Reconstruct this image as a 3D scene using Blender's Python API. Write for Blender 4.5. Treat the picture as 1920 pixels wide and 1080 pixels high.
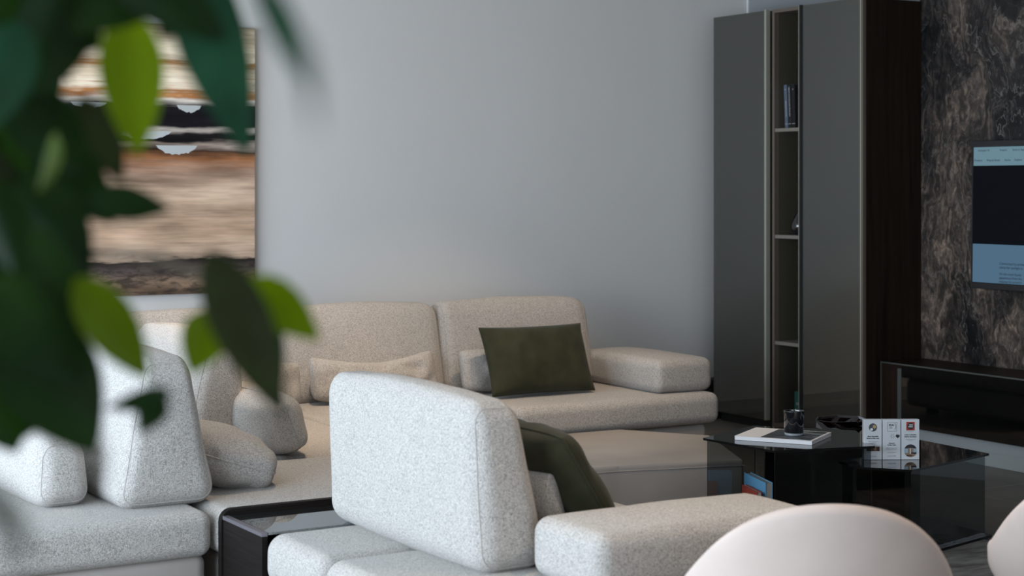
import bpy, bmesh, math, random
from mathutils import Vector, Matrix, noise
PI = math.pi
S = bpy.context.scene
COL = S.collection
for o in list(bpy.data.objects):
    bpy.data.objects.remove(o)

# ------------------------------------------------------------------ camera
YAW = math.radians(31.0)
CAM = Vector((0, 0, 1.6))
FWD = Vector((math.sin(YAW), math.cos(YAW), 0))
RGT = Vector((math.cos(YAW), -math.sin(YAW), 0))
cd = bpy.data.cameras.new('camera')
cam = bpy.data.objects.new('camera', cd); COL.objects.link(cam)
cam.location = CAM; cam.rotation_euler = (PI/2, 0, -YAW)
cd.sensor_width = 36; cd.lens = 60; cd.shift_y = -191/1920
cd.clip_start = 0.05; cd.clip_end = 200
cd.dof.use_dof = True; cd.dof.focus_distance = 7.4; cd.dof.aperture_fstop = 3.3
S.camera = cam

# ------------------------------------------------------------------ world, exposure
S.view_settings.view_transform = 'Standard'; S.view_settings.look = 'None'
S.view_settings.gamma = 1; S.view_settings.use_curve_mapping = False
S.view_settings.exposure = 0.0
S.cycles.transparent_max_bounces = 32
W = bpy.data.worlds.new('daylight'); S.world = W; W.use_nodes = True
W.node_tree.nodes['Background'].inputs[0].default_value = (0.62, 0.78, 1.0, 1)
W.node_tree.nodes['Background'].inputs[1].default_value = 1.0

# ------------------------------------------------------------------ daylight at the windows and ceiling spots
def area(name, loc, rot, sx, sy, power, col):
    l = bpy.data.lights.new(name, 'AREA'); l.shape = 'RECTANGLE'; l.size = sx; l.size_y = sy
    l.energy = power; l.color = col
    o = bpy.data.objects.new(name, l); COL.objects.link(o); o.location = loc; o.rotation_euler = rot
    return o
area('daylight_left', (-1.55, 5.0, 1.5), (0, -PI/2, 0), 2.6, 7.2, 475, (0.73, 0.865, 1.0))
area('daylight_rear', (1.2, -2.9, 1.5), (PI/2, 0, 0), 5.0, 2.6, 72, (0.95, 0.97, 1.0))
SPOTS = [  # x, y, aim x, aim y, aim z, power, cone deg
    (3.3, 7.3, 3.3, 8.1, 0.4, 190, 66), (4.9, 7.2, 5.0, 8.3, 0.4, 130, 66), (3.6, 5.2, 3.4, 4.6, 0.4, 110, 66),
    (3.0, 6.6, 2.9, 7.0, 0.4, 110, 70), (6.8, 5.5, 7.66, 5.9, 2.5, 150, 55), (3.6, 3.2, 3.2, 3.6, .8, 95, 66), (4.6, 5.9, 4.9, 6.9, .3, 80, 66)]

# ------------------------------------------------------------------ helpers
def tag(o, label=None, cat=None, group=None, kind=None):
    if label: o['label'] = label
    if cat: o['category'] = cat
    if group: o['group'] = group
    if kind: o['kind'] = kind
    return o
def empty(name, loc=(0, 0, 0), rz=0, label=None, cat=None, group=None):
    o = bpy.data.objects.new(name, None); COL.objects.link(o); o.empty_display_size = .1
    o.location = loc; o.rotation_euler = (0, 0, rz)
    return tag(o, label, cat, group)
def link(name, bm, mat, parent=None, smooth=False, mats=None):
    bmesh.ops.recalc_face_normals(bm, faces=bm.faces)
    me = bpy.data.meshes.new(name); bm.to_mesh(me); bm.free()
    for m in (mats or [mat]): me.materials.append(m)
    if smooth:
        for p in me.polygons: p.use_smooth = True
    o = bpy.data.objects.new(name, me); COL.objects.link(o)
    if parent: o.parent = parent
    return o
def box(bm, x0, x1, y0, y1, z0, z1, bev=0):
    vs = [bm.verts.new((x, y, z)) for x in (x0, x1) for y in (y0, y1) for z in (z0, z1)]
    f = [(0,1,3,2),(4,6,7,5),(0,4,5,1),(2,3,7,6),(0,2,6,4),(1,5,7,3)]
    fs = [bm.faces.new([vs[i] for i in q]) for q in f]
    if bev:
        es = {e for q in fs for e in q.edges}
        bmesh.ops.bevel(bm, geom=list(es), offset=bev, segments=2, affect='EDGES', profile=.5)
def boxo(name, x0, x1, y0, y1, z0, z1, mat, parent=None, bev=0):
    bm = bmesh.new(); box(bm, x0, x1, y0, y1, z0, z1, bev); return link(name, bm, mat, parent)
def prism(name, pts, z0, z1, mat, parent=None, bev=0):
    bm = bmesh.new()
    a = [bm.verts.new((p[0], p[1], z0)) for p in pts]; b = [bm.verts.new((p[0], p[1], z1)) for p in pts]
    n = len(pts); bm.faces.new(a[::-1]); bm.faces.new(b)
    for i in range(n): bm.faces.new((a[i], a[(i+1) % n], b[(i+1) % n], b[i]))
    if bev: bmesh.ops.bevel(bm, geom=list(bm.edges), offset=bev, segments=4, affect='EDGES', profile=.5)
    return link(name, bm, mat, parent, smooth=bool(bev and bev > .01))
def tube(bm, pts, r, n=8, closed=False):
    pts = [Vector(p) for p in pts]; m = len(pts); rings = []
    rr = r if isinstance(r, (list, tuple)) else [r]*m
    up = Vector((.13, .21, .97))
    for i, p in enumerate(pts):
        if closed: t = pts[(i+1) % m]-pts[i-1]
        else: t = pts[min(i+1, m-1)]-pts[max(i-1, 0)]
        t.normalize(); a = t.cross(up)
        if a.length < .05: a = t.cross(Vector((1, 0, 0)))
        a.normalize(); b = t.cross(a)
        rings.append([bm.verts.new(p+rr[i]*(a*math.cos(2*PI*k/n)+b*math.sin(2*PI*k/n))) for k in range(n)])
    for i in range(m if closed else m-1):
        A, B = rings[i], rings[(i+1) % m]
        for k in range(n): bm.faces.new((A[k], A[(k+1) % n], B[(k+1) % n], B[k]))
    if not closed: bm.faces.new(rings[0][::-1]); bm.faces.new(rings[-1])
def lathe(bm, prof, n=40, c=(0, 0, 0)):
    rings = [[bm.verts.new((c[0]+max(r, .0004)*math.cos(2*PI*k/n), c[1]+max(r, .0004)*math.sin(2*PI*k/n), c[2]+z)) for k in range(n)] for r, z in prof]
    for A, B in zip(rings, rings[1:]):
        for k in range(n): bm.faces.new((A[k], A[(k+1) % n], B[(k+1) % n], B[k]))
    bm.faces.new(rings[0][::-1]); bm.faces.new(rings[-1])

def sb_map(q, h, r, crown):
    inner = [max(-(h[i]-r), min(h[i]-r, q[i])) for i in range(3)]
    v = Vector([q[i]-inner[i] for i in range(3)])
    L = v.length
    p = Vector(inner)+(v*(r/L) if L > 1e-9 else v)
    u = [p[i]/h[i] for i in range(3)]
    out = Vector(p)
    for i in range(3):
        j, k = (i+1) % 3, (i+2) % 3
        out[i] += crown[i]*u[i]*max(0, 1-u[j]**2)*max(0, 1-u[k]**2)
    return out
def soft_box(name, size, r, mat, parent, loc=(0, 0, 0), crown=(.01, .01, .01), warp=None, wob=.003, n=12, rz=0, seed=0, seam=None):
    """upholstered block: rounded edges, bulging faces, optional warp of its profile; loc is its bottom centre"""
    h = [s/2 for s in size]; rs = 5
    ax = []
    for i in range(3):
        hi = h[i]-r
        lo = [-(hi+r*math.tan(PI/4*k/rs)) for k in range(rs, 0, -1)]
        mid = [-hi+2*hi*k/n for k in range(n+1)]
        ax.append(lo+mid+[-x for x in lo[::-1]])
    bm = bmesh.new(); cache = {}
    rot = Matrix.Rotation(rz, 3, 'Z')
    def fin(p):
        if warp: p = warp(Vector(p), h)
        p = Vector(p)
        nv = noise.noise_vector(p*6+Vector((seed*7.3, seed*3.1, seed)))
        p += nv*wob
        p = rot @ p
        return p+Vector((loc[0], loc[1], loc[2]+h[2]))
    def V(q):
        key = tuple(round(x, 5) for x in q)
        if key not in cache: cache[key] = bm.verts.new(fin(sb_map(q, h, r, crown)))
        return cache[key]
    for i in range(3):
        j, k = (i+1) % 3, (i+2) % 3
        for s in (-1, 1):
            for a in range(len(ax[j])-1):
                for b in range(len(ax[k])-1):
                    vs = []
                    for da, db in ((0, 0), (1, 0), (1, 1), (0, 1)):
                        q = [0, 0, 0]; q[i] = s*h[i]; q[j] = ax[j][a+da]; q[k] = ax[k][b+db]
                        vs.append(V(q))
                    if len(set(vs)) == 4:
                        try: bm.faces.new(vs)
                        except ValueError: pass
    o = link(name, bm, mat, parent, smooth=True)
    if seam is not None:
        i = seam
        j, k = (i+1) % 3, (i+2) % 3
        for s in (-1, 1):
            pts = []
            c45 = math.sqrt(.5)
            for qx, qy in ((1, 1), (-1, 1), (-1, -1), (1, -1)):
                cj, ck = qx*(h[j]-r), qy*(h[k]-r)
                a0 = {(1, 1): 0, (-1, 1): PI/2, (-1, -1): PI, (1, -1): 1.5*PI}[(qx, qy)]
                for t in range(6):
                    a = a0+PI/2*t/5
                    p = Vector((0, 0, 0)); p[i] = s*(h[i]-r+r*c45); p[j] = cj+r*c45*math.cos(a); p[k] = ck+r*c45*math.sin(a)
                    pts.append(p)
            dense = []
            for a in range(len(pts)):
                p, q = pts[a], pts[(a+1) % len(pts)]
                m = max(1, int((q-p).length/.05))
                for t in range(m): dense.append(p.lerp(q, t/m))
            fp = []
            for p in dense:
                u = [p[x]/h[x] for x in range(3)]; out = Vector(p)
                for x in range(3):
                    y, z = (x+1) % 3, (x+2) % 3
                    out[x] += crown[x]*u[x]*max(0, 1-u[y]**2)*max(0, 1-u[z]**2)
                fp.append(fin(out))
            bm = bmesh.new(); tube(bm, fp, .0022, 6, closed=True); link('seam', bm, SEAMM, o, smooth=True)
    return o

def pillow(name, w, hgt, t, mat, parent, seed=1, pinch=.05, sag=0, wr=.006, n=34, p=2.6, mat4=None, pipe=True, rc=.0):
    """cushion standing in local XZ, thick in Y, bottom edge at z=0"""
    bm = bmesh.new(); sides = []
    def pos(u, v, s):
        x = w/2*u*(1-pinch*(1-v*v)); z = hgt/2*v*(1-pinch*(1-u*u)*1.0)
        x -= math.copysign(rc*(u*v)**4, x)*min(w, hgt); z -= math.copysign(rc*(u*v)**4, z)*min(w, hgt)
        fu = max(0, 1-abs(u)**p); fv = max(0, 1-abs(v)**p)
        th = t/2*(fu*fv)**.42
        q = Vector((x*7+seed*3.7, z*7, s*.4+seed))
        th += wr*noise.noise(q*1.6)*(fu*fv)**.25*1.5 + wr*.8*noise.noise(Vector((x*22+seed, z*9, s+seed*2.)))*(fu*fv)**.3*(abs(u)**2+.15)*1.6
        z2 = z+hgt/2-sag*(1-u*u)*(v*.5+.5)
        return Vector((x+.004*noise.noise(Vector((z*9, seed, u)))*0, s*th, z2))
    grid = {}
    for s in (-1, 1):
        for i in range(n+1):
            for j in range(n+1):
                u = math.sin(PI/2*(2*i/n-1)); v = math.sin(PI/2*(2*j/n-1))
                edge = i in (0, n) or j in (0, n)
                key = (i, j, 0 if edge else s)
                if key not in grid: grid[key] = bm.verts.new(pos(u, v, 0 if edge else s))
        for i in range(n):
            for j in range(n):
                vs = []
                for a, b in ((i, j), (i+1, j), (i+1, j+1), (i, j+1)):
                    edge = a in (0, n) or b in (0, n)
                    vs.append(grid[(a, b, 0 if edge else s)])
                bm.faces.new(vs)
    o = link(name, bm, mat, parent, smooth=True)
    if pipe:
        rim = [(i, 0) for i in range(n)]+[(n, j) for j in range(n)]+[(n-i, n) for i in range(n)]+[(0, n-j) for j in range(n)]
        bm = bmesh.new()
        tube(bm, [pos(math.sin(PI/2*(2*i/n-1)), math.sin(PI/2*(2*j/n-1)), 0) for i, j in rim], .004, 6, closed=True)
        pp = link('piping', bm, mat, o, smooth=True)
        if mat4 is not None: pp.matrix_parent_inverse = Matrix.Identity(4)
    return o
def text_obj(name, s, size, mat, parent, M, align='LEFT', bold=0.0, squeeze=1.0):
    cu = bpy.data.curves.new(name, 'FONT'); cu.body = s; cu.size = size; cu.align_x = align
    cu.offset = bold; cu.extrude = .0002; cu.resolution_u = 3
    t = bpy.data.objects.new(name+'_tmp', cu); COL.objects.link(t)
    bpy.context.view_layer.update()
    me = bpy.data.meshes.new_from_object(t.evaluated_get(bpy.context.evaluated_depsgraph_get()))
    bpy.data.objects.remove(t)
    me.transform(Matrix.Diagonal((squeeze, 1, 1, 1))); me.transform(M); me.name = name
    me.materials.clear(); me.materials.append(mat)
    o = bpy.data.objects.new(name, me); COL.objects.link(o); o.parent = parent
    return o
def disc(name, cx, cz, r, y, mat, parent, n=40, ymul=1, half=None):
    bm = bmesh.new()
    a0, a1 = (0, 2*PI) if half is None else half
    pts = [(cx+r*math.cos(a0+(a1-a0)*k/n), cz+r*ymul*math.sin(a0+(a1-a0)*k/n)) for k in range(n if half is None else n+1)]
    poly_xz(bm, pts, y); return link(name, bm, mat, parent)
def poly_xz(bm, pts, y, th=.0004):
    a = [bm.verts.new((p[0], y, p[1])) for p in pts]; b = [bm.verts.new((p[0], y-th, p[1])) for p in pts]
    n = len(pts); bm.faces.new(a); bm.faces.new(b[::-1])
    for i in range(n): bm.faces.new((a[i], a[(i+1) % n], b[(i+1) % n], b[i]))
def ypx(px, X):
    """Y on the plane x=X seen at photo column px (used only to measure the joinery)"""
    a = (px-960)/3200; d = X/(FWD.x+a*RGT.x); return d*(FWD.y+a*RGT.y)

# ------------------------------------------------------------------ materials
def new(name):
    m = bpy.data.materials.new(name); m.use_nodes = True
    nt = m.node_tree; b = nt.nodes['Principled BSDF']; return m, nt, b
def plain(name, col, rough=.5, metal=0, spec=.5, coat=0, sheen=0):
    m, nt, b = new(name)
    b.inputs['Base Color'].default_value = (*col, 1); b.inputs['Roughness'].default_value = rough
    b.inputs['Metallic'].default_value = metal; b.inputs['Specular IOR Level'].default_value = spec
    b.inputs['Coat Weight'].default_value = coat
    if sheen: b.inputs['Sheen Weight'].default_value = sheen; b.inputs['Sheen Roughness'].default_value = .4
    return m
def coords(nt, scale=(1, 1, 1), kind='Object', loc=(0, 0, 0)):
    tc = nt.nodes.new('ShaderNodeTexCoord'); mp = nt.nodes.new('ShaderNodeMapping')
    mp.inputs['Scale'].default_value = scale; mp.inputs['Location'].default_value = loc
    nt.links.new(tc.outputs[kind], mp.inputs[0]); return mp.outputs[0]
def nz(nt, vec, scale, detail=2, rough=.5, dist=0):
    n = nt.nodes.new('ShaderNodeTexNoise'); n.inputs['Scale'].default_value = scale
    n.inputs['Detail'].default_value = detail; n.inputs['Roughness'].default_value = rough; n.inputs['Distortion'].default_value = dist
    nt.links.new(vec, n.inputs['Vector']); return n.outputs[0]
def ramp(nt, fac, stops, interp='LINEAR'):
    r = nt.nodes.new('ShaderNodeValToRGB'); r.color_ramp.interpolation = interp
    e = r.color_ramp.elements
    while len(e) < len(stops): e.new(.5)
    for i, (p, c) in enumerate(stops):
        e[i].position = p; e[i].color = (*c, 1) if len(c) == 3 else c
    nt.links.new(fac, r.inputs[0]); return r.outputs[0]
def mth(nt, op, a, b=None, c=None):
    n = nt.nodes.new('ShaderNodeMath'); n.operation = op
    for i, x in enumerate((a, b, c)):
        if x is None: continue
        if isinstance(x, (int, float)): n.inputs[i].default_value = x
        else: nt.links.new(x, n.inputs[i])
    return n.outputs[0]
def mix(nt, f, a, b, mode='MIX'):
    n = nt.nodes.new('ShaderNodeMix'); n.data_type = 'RGBA'; n.blend_type = mode
    for i, x in ((0, f), (6, a), (7, b)):
        if isinstance(x, (int, float)): n.inputs[i].default_value = x
        elif isinstance(x, tuple): n.inputs[i].default_value = (*x, 1)
        else: nt.links.new(x, n.inputs[i])
    return n.outputs[2]
def bump(nt, b, h, strength, dist=.002):
    n = nt.nodes.new('ShaderNodeBump'); n.inputs['Strength'].default_value = strength; n.inputs['Distance'].default_value = dist
    nt.links.new(h, n.inputs['Height']); nt.links.new(n.outputs[0], b.inputs['Normal'])

def m_fabric():
    m, nt, b = new('woven_fabric')
    n = [nz(nt, coords(nt, s), 1, 1.5, .5) for s in ((110, 430, 430), (430, 110, 430), (430, 430, 110))]
    lo = mth(nt, 'MINIMUM', mth(nt, 'MINIMUM', n[0], n[1]), n[2])
    hi = mth(nt, 'MAXIMUM', mth(nt, 'MAXIMUM', n[0], n[1]), n[2])
    c = ramp(nt, lo, [(.29, (.20, .185, .175)), (.40, (.37, .345, .32)), (.50, (.53, .50, .465))])
    c2 = ramp(nt, hi, [(.55, (0, 0, 0)), (.70, (1, 1, 1))])
    c = mix(nt, mth(nt, 'MULTIPLY', c2, .45), c, (.68, .65, .61))
    nt.links.new(c, b.inputs['Base Color']); b.inputs['Roughness'].default_value = .95
    b.inputs['Specular IOR Level'].default_value = .1
    b.inputs['Sheen Weight'].default_value = .15
    bump(nt, b, mth(nt, 'ADD', lo, mth(nt, 'MULTIPLY', hi, .5)), .9, .004)
    return m
FAB = m_fabric()
SEAMM = plain('seam_thread', (.40, .375, .35), .9, spec=.1)
def m_noisy(name, c0, c1, scale, rough, bumps=.2, bscale=None, sheen=0, spec=.4, bd=.001, stretch=(1, 1, 1)):
    m, nt, b = new(name); v = coords(nt, stretch)
    nt.links.new(ramp(nt, nz(nt, v, scale, 4), [(.35, c0), (.65, c1)]), b.inputs['Base Color'])
    b.inputs['Roughness'].default_value = rough; b.inputs['Specular IOR Level'].default_value = spec
    if sheen: b.inputs['Sheen Weight'].default_value = sheen
    bump(nt, b, nz(nt, v, bscale or scale*8, 3), bumps, bd); return m
LEATHER = m_noisy('taupe_leather', (.335, .305, .275), (.38, .345, .315), 3, .5, .15, 400)
VELVET = m_noisy('olive_velvet', (.022, .023, .010), (.036, .036, .018), 9, .8, .25, 30, sheen=.12, spec=.15, bd=.004)
CHAIRF = m_noisy('pale_suede', (.52, .425, .375), (.57, .47, .42), 5, .85, .1, 300, sheen=.2, spec=.15)
WALL = m_noisy('grey_wall_paint', (.755, .72, .685), (.775, .74, .705), 1.2, .7, .08, 260, spec=.2)
WHITE = plain('white_paint', (.6, .6, .6), .7)
CEIL = plain('ceiling_paint', (.55, .54, .52), .8)
BLACK = plain('black_gloss', (.008, .008, .01), .06, coat=1)
MATTE = plain('black_matt', (.012, .012, .013), .5)
CHAMP = plain('champagne_metal', (.42, .41, .33), .4, .3)
BRONZE = plain('bronze_trim', (.16, .125, .10), .4, .3)
NICHE = plain('olive_lacquer', (.07, .06, .043), .5)
ALU = plain('grey_aluminium', (.22, .24, .23), .35, .8)
PLINTH = plain('pale_grey_plinth', (.34, .36, .355), .5)
PAPER = plain('white_paper', (.82, .80, .80), .6)
INK = plain('printed_ink', (.03, .03, .035), .6)
GREYINK = plain('grey_ink', (.30, .30, .32), .6)
def m_wood(name, c0, c1, st, rough=.42):
    m, nt, b = new(name); v = coords(nt, st)
    f = nz(nt, v, 1, 5, .6, .4)
    nt.links.new(ramp(nt, f, [(.3, c0), (.7, c1)]), b.inputs['Base Color']); b.inputs['Roughness'].default_value = rough; b.inputs['Specular IOR Level'].default_value = .15
    bump(nt, b, f, .25, .001); return m
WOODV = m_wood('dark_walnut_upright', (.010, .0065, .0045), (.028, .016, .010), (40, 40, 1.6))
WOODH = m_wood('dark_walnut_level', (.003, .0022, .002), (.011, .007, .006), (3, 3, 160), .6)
def m_glass(name, tint, gloss_rough=.02, ior=1.5, refl_col=(1, 1, 1), extra=0.0, diff=None):
    """smoked pane: part passes straight through tinted, part mirrors by angle"""
    m = bpy.data.materials.new(name); m.use_nodes = True; nt = m.node_tree
    nt.nodes.clear(); out = nt.nodes.new('ShaderNodeOutputMaterial')
    tr = nt.nodes.new('ShaderNodeBsdfTransparent'); tr.inputs[0].default_value = (*tint, 1)
    gl = nt.nodes.new('ShaderNodeBsdfGlossy'); gl.inputs[0].default_value = (*refl_col, 1); gl.inputs['Roughness'].default_value = gloss_rough
    fr = nt.nodes.new('ShaderNodeFresnel'); fr.inputs[0].default_value = ior
    f = fr.outputs[0]
    if extra: f = mth(nt, 'ADD', mth(nt, 'MULTIPLY', f, 1-extra), extra)
    geo = nt.nodes.new('ShaderNodeNewGeometry'); f = mth(nt, 'MULTIPLY', f, mth(nt, 'SUBTRACT', 1.0, geo.outputs['Backfacing']))
    base = tr.outputs[0]
    if diff:
        df = nt.nodes.new('ShaderNodeBsdfDiffuse'); df.inputs[0].default_value = (*diff[1], 1)
        ms = nt.nodes.new('ShaderNodeMixShader'); ms.inputs[0].default_value = diff[0]
        nt.links.new(base, ms.inputs[1]); nt.links.new(df.outputs[0], ms.inputs[2]); base = ms.outputs[0]
    mx = nt.nodes.new('ShaderNodeMixShader'); nt.links.new(f, mx.inputs[0])
    nt.links.new(base, mx.inputs[1]); nt.links.new(gl.outputs[0], mx.inputs[2])
    nt.links.new(mx.outputs[0], out.inputs[0]); return m
SMOKE = m_glass('smoked_glass', (.50, .53, .54))
TOPGL = m_glass('dark_glass_top', (.14, .15, .155), diff=(.5, (.012, .012, .013)))
DOORGL = m_glass('grey_glass_door', (.32, .32, .31), .035, refl_col=(.78, .79, .74), extra=.15, diff=(.5, (.060, .059, .053)))
CONSGL = m_glass('black_glass_front', (.04, .04, .04), .03, extra=.08, diff=(.6, (.006, .006, .006)))
CLEAR = m_glass('clear_glass', (.93, .95, .95), .01)
AMETH = m_glass('dark_plum_glass', (.10, .03, .045), .03, ior=1.6, extra=.04, diff=(.4, (.010, .003, .005)))

def m_marble():
    m, nt, b = new('dark_marble')
    v = coords(nt, (1, 1, .62))
    w = nt.nodes.new('ShaderNodeTexNoise'); w.inputs['Scale'].default_value = 1.6; w.inputs['Detail'].default_value = 5; w.inputs['Roughness'].default_value = .6
    nt.links.new(v, w.inputs['Vector'])
    vm = nt.nodes.new('ShaderNodeVectorMath'); vm.operation = 'MULTIPLY_ADD'; vm.inputs[1].default_value = (.9, .9, .9)
    nt.links.new(w.outputs['Color'], vm.inputs[0]); nt.links.new(v, vm.inputs[2])
    wv = vm.outputs[0]
    big = nz(nt, wv, 1.9, 7, .62, .3)
    fine = nz(nt, coords(nt, (1, 2.6, 1.1)), 7, 9, .72, 1.4)
    flow = nz(nt, wv, 5.5, 8, .68, 1.2)
    c = ramp(nt, big, [(.38, (.007, .007, .008)), (.47, (.030, .027, .026)), (.56, (.10, .080, .067)), (.68, (.22, .17, .14))])
    c = mix(nt, .85, c, ramp(nt, flow, [(.32, (.30, .30, .32)), (.5, (.95, .92, .9)), (.68, (1.7, 1.6, 1.5))]), 'MULTIPLY')
    c = mix(nt, .85, c, ramp(nt, fine, [(.3, (.40, .40, .40)), (.5, (.95, .95, .95)), (.68, (1.6, 1.55, 1.5))]), 'MULTIPLY')
    wave = nt.nodes.new('ShaderNodeTexWave'); wave.wave_type = 'BANDS'; wave.bands_direction = 'Y'
    wave.inputs['Scale'].default_value = 4.5; wave.inputs['Distortion'].default_value = 13; wave.inputs['Detail'].default_value = 7; wave.inputs['Detail Roughness'].default_value = .62; wave.inputs['Detail Scale'].default_value = 1.4
    nt.links.new(wv, wave.inputs['Vector'])
    c = mix(nt, .8, c, ramp(nt, wave.outputs[0], [(0, (.45, .44, .44)), (.5, (1.05, 1, .97)), (.92, (1.35, 1.28, 1.2)), (1, (2.1, 2.0, 1.9))]), 'MULTIPLY')
    vein = mth(nt, 'ABSOLUTE', mth(nt, 'SUBTRACT', nz(nt, wv, 2.6, 4, .5, .2), .5))
    c = mix(nt, ramp(nt, vein, [(0, (.5,)*3), (.003, (.2,)*3), (.008, (0, 0, 0))]), c, (.24, .21, .19))
    vein2 = mth(nt, 'ABSOLUTE', mth(nt, 'SUBTRACT', nz(nt, wv, 5, 4, .55, .6), .56))
    c = mix(nt, ramp(nt, vein2, [(0, (.35,)*3), (.008, (0, 0, 0))]), c, (.20, .185, .175))
    nt.links.new(c, b.inputs['Base Color']); b.inputs['Roughness'].default_value = .42; b.inputs['Specular IOR Level'].default_value = .35
    bump(nt, b, fine, .25, .003); return m
MARBLE = m_marble()
def m_floor():
    m, nt, b = new('grey_stone_tiles'); v = coords(nt)
    sx = nt.nodes.new('ShaderNodeSeparateXYZ'); nt.links.new(v, sx.inputs[0])
    def joint(o, off, per):
        f = mth(nt, 'PINGPONG', mth(nt, 'ADD', o, off), per/2); return mth(nt, 'LESS_THAN', f, .003)
    j = mth(nt, 'MAXIMUM', joint(sx.outputs[0], -6.63+12, 1.2), joint(sx.outputs[1], -6.45+12, 1.2))
    c = ramp(nt, nz(nt, v, 2.2, 7, .65, .5), [(.3, (.135, .118, .098)), (.7, (.215, .19, .162))])
    c = mix(nt, j, c, (.34, .32, .29))
    nt.links.new(c, b.inputs['Base Color']); b.inputs['Roughness'].default_value = .42; b.inputs['Specular IOR Level'].default_value = .3
    return m
FLOOR = m_floor()
RUG = m_noisy('mottled_rug', (.15, .135, .125), (.36, .33, .305), 5, .95, .6, 300, spec=.1, bd=.004, stretch=(1, 2.6, 1))
def m_painting(H):
    m, nt, b = new('abstract_painting'); tc = nt.nodes.new('ShaderNodeTexCoord')
    sp = nt.nodes.new('ShaderNodeSeparateXYZ'); nt.links.new(tc.outputs['Object'], sp.inputs[0])
    v1 = coords(nt, (1.2, 1, 16)); v2 = coords(nt, (1.6, 1, 42)); v3 = coords(nt, (2.2, 1, 3.0))
    d = mth(nt, 'MULTIPLY', mth(nt, 'SUBTRACT', nz(nt, v1, 1, 4, .6), .5), .085)
    d2 = mth(nt, 'MULTIPLY', mth(nt, 'SUBTRACT', nz(nt, v3, 1.4, 3, .6), .5), .05)
    t = mth(nt, 'ADD', mth(nt, 'DIVIDE', sp.outputs[2], H), mth(nt, 'ADD', d, d2))
    def g(a): return (a, a*.99, a*.95)
    c = ramp(nt, t, [(0, (.17, .13, .10)), (.045, (.30, .235, .18)), (.085, (.10, .085, .08)), (.125, (.020, .018, .019)), (.134, (.55, .46, .38)),
                     (.22, (.62, .48, .375)), (.30, (.44, .335, .26)), (.36, (.64, .52, .42)), (.45, (.44, .33, .265)),
                     (.50, (.36, .17, .08)), (.535, (.05, .03, .022)), (.56, (.40, .36, .34)), (.575, (.012, .012, .016)),
                     (.60, (.015, .014, .018)), (.615, (.5, .5, .49)), (.63, (.008, .008, .013)), (.70, (.012, .012, .018)),
                     (.725, (.72, .72, .70)), (.745, (.42, .18, .045)), (.765, (.84, .79, .68)), (.83, (.78, .72, .58)), (.858, (.36, .18, .06)), (.875, (.86, .82, .70)), (.93, (.66, .62, .50)), (1, (.26, .23, .18))])
    f = nz(nt, v2, 1, 6, .7)
    c = mix(nt, .7, c, ramp(nt, f, [(.25, (.5, .48, .47)), (.5, (1, 1, 1)), (.75, (1.3, 1.3, 1.3))]), 'MULTIPLY')
    soft = nz(nt, coords(nt, (1.3, 1, 7), loc=(2, 0, 1)), 1.3, 3, .5)
    c = mix(nt, .85, c, ramp(nt, soft, [(.33, (.55, .52, .50)), (.5, (1.05, 1, .97)), (.66, (1.5, 1.5, 1.52))]), 'MULTIPLY')
    o1 = ramp(nt, nz(nt, coords(nt, (1.1, 1, 34), loc=(3, 0, 5)), 1, 4, .6), [(.60, (0, 0, 0)), (.68, (.65,)*3)])
    top = ramp(nt, t, [(.72, (0, 0, 0)), (.74, (1, 1, 1))])
    c = mix(nt, mth(nt, 'MULTIPLY', o1, top), c, (.42, .21, .06))
    low = ramp(nt, t, [(.13, (1, 1, 1)), (.15, (0, 0, 0))])
    blot = ramp(nt, nz(nt, coords(nt, (7, 1, 22)), 1, 6, .7, .5), [(.45, (0, 0, 0)), (.6, (1, 1, 1))])
    c = mix(nt, mth(nt, 'MULTIPLY', blot, mth(nt, 'MULTIPLY', low, .8)), c, (.035, .03, .03))
    nt.links.new(c, b.inputs['Base Color']); b.inputs['Roughness'].default_value = .6; b.inputs['Specular IOR Level'].default_value = .15
    c = mix(nt, 1.0, c, (1.12, .98, .86), 'MULTIPLY'); nt.links.new(c, b.inputs['Base Color'])
    bump(nt, b, f, .5, .004); return m
def m_leaf(name, col, tr, trc):
    m = bpy.data.materials.new(name); m.use_nodes = True; nt = m.node_tree; b = nt.nodes['Principled BSDF']
    out = [n for n in nt.nodes if n.type == 'OUTPUT_MATERIAL'][0]
    c = ramp(nt, nz(nt, coords(nt), 14, 3), [(.35, tuple(x*.7 for x in col)), (.65, tuple(x*1.25 for x in col))])
    nt.links.new(c, b.inputs['Base Color']); b.inputs['Roughness'].default_value = .5; b.inputs['Specular IOR Level'].default_value = .12
    t = nt.nodes.new('ShaderNodeBsdfTranslucent'); t.inputs[0].default_value = (*trc, 1)
    mx = nt.nodes.new('ShaderNodeMixShader'); mx.inputs[0].default_value = tr
    nt.links.new(b.outputs[0], mx.inputs[1]); nt.links.new(t.outputs[0], mx.inputs[2]); nt.links.new(mx.outputs[0], out.inputs[0])
    return m

# ================================================================== the room
YW, XT, XW, YR, HC = 9.5, 7.66, -1.6, -3.0, 3.2
def struct(o): o['kind'] = 'structure'; return o
struct(boxo('floor', XW-.2, XT+.2, YR-.2, YW+.2, -.1, 0, FLOOR))
struct(boxo('ceiling', XW-.2, XT+.2, YR-.2, YW+.2, HC, HC+.1, CEIL))
struct(boxo('wall_back', XW-.2, XT+.2, YW, YW+.2, 0, HC, WALL))
bm = bmesh.new(); box(bm, XT, XT+.2, YR, 7.81, 0, HC); struct(link('wall_right', bm, MARBLE))
struct(boxo('wall_corner', XT, XT+.2, 7.812, YW, 0, HC, plain('shaded_wall_paint', (.27, .275, .28), .7)))  # shade put into the colour, else window light leaves this strip too pale
struct(boxo('trim_2', XT-.012, XT-.001, YW-.012, YW-.001, .1, HC-.001, plain('pale_corner_bead', (.8, .8, .8), .5)))
bm = bmesh.new()
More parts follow.
